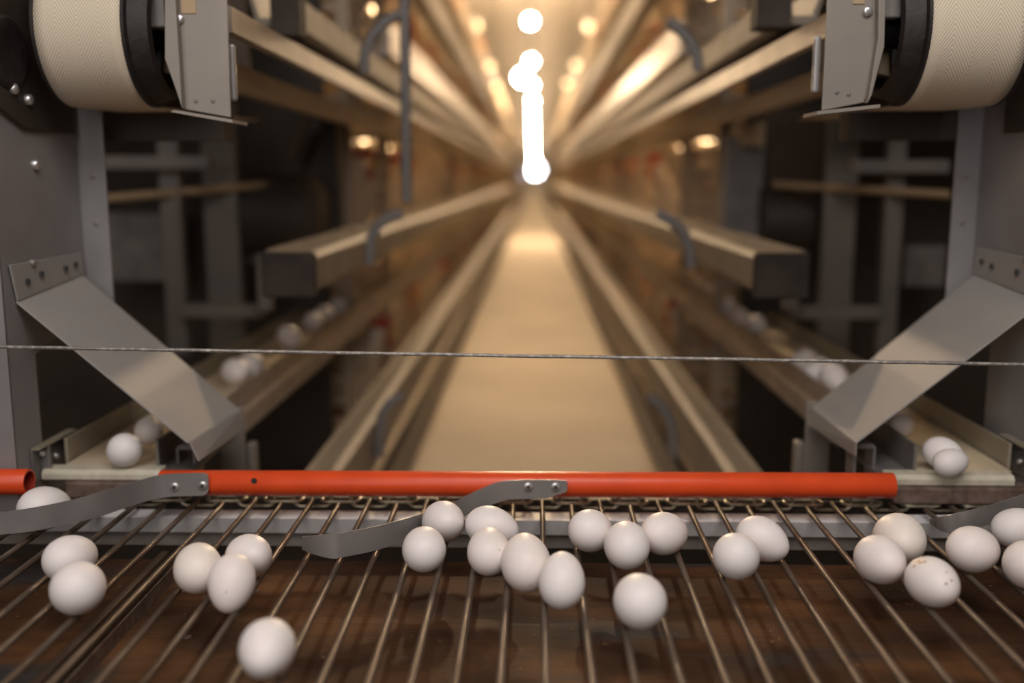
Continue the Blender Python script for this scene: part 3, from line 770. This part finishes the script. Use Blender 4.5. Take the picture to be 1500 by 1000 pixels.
# ================================================================== EGGS
def egg_mesh(name, Wm, Lm, m, k=.10):
    bm = BM(); nseg, nr = 40, 28
    rings = []; 
    top = bm.verts.new((0, 0, Lm/2)); bot = bm.verts.new((0, 0, -Lm/2))
    for i in range(1, nr):
        a = PI*i/nr; t = math.cos(a)
        r = Wm/2*math.sin(a)*(1 - k*t - .02*t*t)
        rings.append([bm.verts.new((r*math.cos(2*PI*q/nseg), r*math.sin(2*PI*q/nseg), Lm/2*t)) for q in range(nseg)])
    for i in range(len(rings)-1):
        for q in range(nseg): bm.faces.new((rings[i][q], rings[i+1][q], rings[i+1][(q+1)%nseg], rings[i][(q+1)%nseg]))
    for q in range(nseg):
        bm.faces.new((top, rings[0][q], rings[0][(q+1)%nseg])); bm.faces.new((bot, rings[-1][(q+1)%nseg], rings[-1][q]))
    return obj(name, bm, m, smooth=True, world=False)
def egg(cx, cy, Mp, Wp, ang, z, label, m='w', group='eggs on the rod conveyor', asp=1.28):
    c = hit(cx, cy, Z=z); cc = RC.transposed() @ c; d = -cc.z
    an = math.radians(ang); dx, dy = cx-750, 500-cy; cth = F/math.sqrt(F*F+dx*dx+dy*dy)   # the lens stretches things radially off the axis
    dl = an - math.atan2(dy, dx)
    Mp = Mp/math.sqrt((math.cos(dl)/cth)**2 + math.sin(dl)**2); Wp = Wp/math.sqrt((math.sin(dl)/cth)**2 + math.cos(dl)**2)
    vw = cc.normalized()
    e1 = Vector((math.cos(an), math.sin(an), 0)); e1 = (e1 - vw*e1.dot(vw)).normalized()
    Wm = Wp*d/F; Lm = max(Wm*asp, Mp*d/F*1.005)
    M_ = Mp*d/F
    # M_^2 = (L cos a)^2 + (W sin a)^2
    ca2 = min(1, max(0, (M_**2 - Wm**2)/(Lm**2 - Wm**2)))
    ca, sa = math.sqrt(ca2), math.sqrt(1-ca2)
    best = None
    for sg in (1, -1):
        v = RC @ (e1*ca + vw*(sg*sa))
        if best is None or abs(v.z) < abs(best.z): best = v
    o = egg_mesh('egg', Wm, Lm, EGGM[m])
    o.location = W(c); o.rotation_mode = 'QUATERNION'; o.rotation_quaternion = best.to_track_quat('Z', 'Y')
    tag(o, label, 'egg', group); o['_c'] = (c.x, c.y, c.z)
    return o
ZE = -.3485
EG = [
 (104,817,86,67,15,'w','egg on the rods at far left, half hidden by the egg in front of it'),
 (115,860,87,77,40,'w','front egg of the pair of eggs at the far left of the rods'),
 (66,744,84,64,8,'w','egg showing above the long left guide finger'),
 (290,830,76,72,90,'c','creamy egg on the left of the cluster of three eggs'),
 (365,815,70,67,0,'w','rear right egg of the left cluster of three eggs'),
 (339,854,89,70,262,'p','upright egg with a tiny speck in front of the left cluster of three'),
 (391,951,93,83,255,'w','lone egg nearest the camera, touching the bottom edge left of centre'),
 (650,764,63,62,0,'w','egg wedged against the middle guide finger, highest of its group'),
 (621,803,68,64,95,'w','egg just below the middle guide finger, left end of the central group'),
 (721,772,80,61,-14,'w','rear egg lying sideways below the two rivets of the middle guide finger'),
 (716,806,72,63,88,'p','small egg with a brown speck in the central group'),
 (770,822,88,73,97,'p','large upright egg in the middle of the central group'),
 (823,849,86,68,88,'w','oval egg at the front right of the central group'),
 (866,777,66,63,0,'w','left egg of the three eggs just right of centre'),
 (918,797,73,67,97,'w','front egg in the middle of the three right of centre'),
 (974,781,71,63.5,6,'p','right egg of the three eggs just right of centre'),
 (937,879,84,78,110,'w','single round egg in front of the three right of centre'),
 (1078,814,71,68,120,'w','round front egg of the pair between centre and right cluster'),
 (1117,790,84,63,-28,'w','pointed egg behind its partner, between centre and right cluster'),
 (1290,820,82,70,-32,'p','left front egg of the right cluster of three'),
 (1318,790,83,75,-45,'c','rear egg of the right cluster of three'),
 (1366.5,853,88,71,-32,'s','egg with brown dirt stains on its shell at the front of the right cluster'),
 (1426.5,804.5,82,68.5,-3,'p','whole egg left of the two eggs cut off by the right edge'),
 (1492,773,84,60,8,'w','rear egg cut off by the right edge beneath the guide finger'),
 (1507,827,80,71,-20,'p','front egg cut off by the right edge of the picture'),
]
EGGM['s'] = egg_mat('dirt_stained_eggshell', (.93,.875,.85))
eggs = []
for e in EG:
    o = egg(e[0], e[1], e[2], e[3], e[4], ZE, e[6], e[5]); eggs.append(o)
# dirt marks: placed on the stained shell, in its own frame
def stain_pos(o, cx, cy, px, py):
    bpy.context.view_layer.update()
    c = Vector(o['_c']); r = ray(px, py); mw = o.rotation_quaternion.to_matrix().inverted()
    org = mw @ (-c); dr = mw @ r.normalized()
    me = o.data
    ok, loc, nrm, idx = o.ray_cast(org, dr)
    return loc if ok else None
def put_stains(o, spots, key, tint):
    L_ = []
    for (px, py, rad, col, thr, nsc) in spots:
        p = stain_pos(o, 0, 0, px, py)
        if p is not None: L_.append((p.x, p.y, p.z, rad, col, thr, nsc))
    o.data.materials[0] = egg_mat(key, tint, L_)
put_stains(eggs[21], [(1346,823,.016,(.42,.27,.12),.62,190),(1362,821,.012,(.45,.30,.15),.68,220),(1394,849,.0035,(.25,.15,.09),.55,300),(1385,855,.0035,(.28,.17,.10),.55,300),(1388,838,.004,(.5,.4,.3),.62,300)], 'dirt_stained_eggshell_marks', (.93,.875,.85))
put_stains(eggs[10], [(731,805,.0030,(.45,.30,.2),.58,300),(713,832,.0032,(.4,.3,.22),.62,350),(712,795,.010,(.70,.60,.5),.74,200)], 'speckled_eggshell', (.93,.865,.835))
put_stains(eggs[5], [(331,867,.0024,(.45,.38,.33),.56,300)], 'single_speck_eggshell', (.93,.865,.84))
put_stains(eggs[11], [(778,857,.006,(.5,.40,.30),.68,260)], 'faint_marked_eggshell', (.93,.865,.835))

ZB = -.3135
for (x, y, Mp, Wp, a, m, lab) in [
 (183,659,54,50,10,'w','bright egg at the front end of the left egg belt'),
 (219,629,46,42,60,'p','egg in the shade behind the front egg on the left belt'),
 (1381,663,62,46,-12,'w','rear of two eggs lying against each other at the front of the right belt'),
 (1393,677,54,42,10,'w','front egg of the touching two at the end of the right belt'),
 (1319,622,42,38,0,'p','shaded egg on the right belt below the deflector plate')]:
    egg(x, y, Mp, Wp, a, ZB if x != 1393 else -.3155, lab, m, 'eggs on the egg belts')
far = [(345,545,'l'),(368,534,'l'),(425,494,'l'),(460,472,'l'),(477,461,'l'),(496,449,'l'),(514,438,'l'),(540,413,'l'),(556,404,'l'),(572,398,'l'),
       (1222,553,'r'),(1190,543,'r'),(1168,530,'r'),(1108,476,'r'),(1084,466,'r'),(1066,449,'r'),(1042,430,'r'),(1024,421,'r'),(1008,404,'r'),(998,398,'r')]
lf = {425:'single blurred egg on the left belt above the cable', 345:'left of the two blurred eggs on the left belt just below the cable', 368:'right of the two blurred eggs on the left belt just below the cable',
      1222:'blurred egg on the right belt touching the deflector plate edge', 1190:'blurred egg second from the deflector plate on the right belt', 1168:'blurred egg crossed by the cable on the right belt'}
for x, y, q in far:
    c = hit(x, y, Z=ZB); wp = .044*F/c.y
    sd = 'left' if q == 'l' else 'right'
    e_ = egg(x, y, wp*random.uniform(1.02,1.2), wp, random.uniform(-60,60), ZB, lf.get(x, 'blurred egg in the line of eggs far back on the %s belt' % sd), 'p', 'distant eggs on the %s belt' % sd if x not in lf else 'eggs on the egg belts')
    e_.location.x = math.copysign(min(max(abs(e_.location.x), .470), .532), e_.location.x)

for o in bpy.data.objects:
    if '_c' in o: del o['_c']

# ================================================================== LIGHT
def area(name, loc, target, size, energy, col, sy=None):
    l = bpy.data.lights.new(name, 'AREA'); l.energy = energy; l.color = col; l.size = size
    if sy: l.shape = 'RECTANGLE'; l.size_y = sy
    o = bpy.data.objects.new(name, l); C.objects.link(o); o.location = W(loc)
    o.rotation_euler = (Vector(target)-Vector(loc)).to_track_quat('-Z', 'Y').to_euler()
    return o
area('packing_room_ceiling_light', (.1, .05, 1.05), (0, .95, -.35), 1.3, 16.2, (1,.93,.89), .7)
area('egg_fill_light', (-.5, -.75, .45), (0, .95, -.3), 1.4, 9.0, (1,.925,.895), .9)  # added frontal fill, flattens the shading on the eggs
w = bpy.data.worlds.new('world'); sc.world = w; w.use_nodes = True
w.node_tree.nodes['Background'].inputs['Color'].default_value = (1,.85,.7,1)
w.node_tree.nodes['Background'].inputs['Strength'].default_value = .05

# ================================================================== CAMERA
cam = bpy.data.cameras.new('camera'); co = bpy.data.objects.new('camera', cam); C.objects.link(co)
co.location = (0, 0, H); co.rotation_euler = (PI/2-PITCH, 0, YAW)
cam.sensor_width = 36; cam.lens = 36*F/1500; cam.clip_start = .02
cam.dof.use_dof = True; cam.dof.focus_distance = 1.0; cam.dof.aperture_fstop = 1.75
sc.camera = co
sc.view_settings.view_transform = 'Standard'; sc.view_settings.look = 'None'
sc.view_settings.gamma = 1; sc.view_settings.use_curve_mapping = False
sc.view_settings.exposure = 0.0
sc.cycles.use_denoising = True
sc.cycles.max_bounces = 8; sc.cycles.diffuse_bounces = 4; sc.cycles.glossy_bounces = 4
sc.cycles.sample_clamp_indirect = 6; sc.cycles.caustics_reflective = False; sc.cycles.caustics_refractive = False
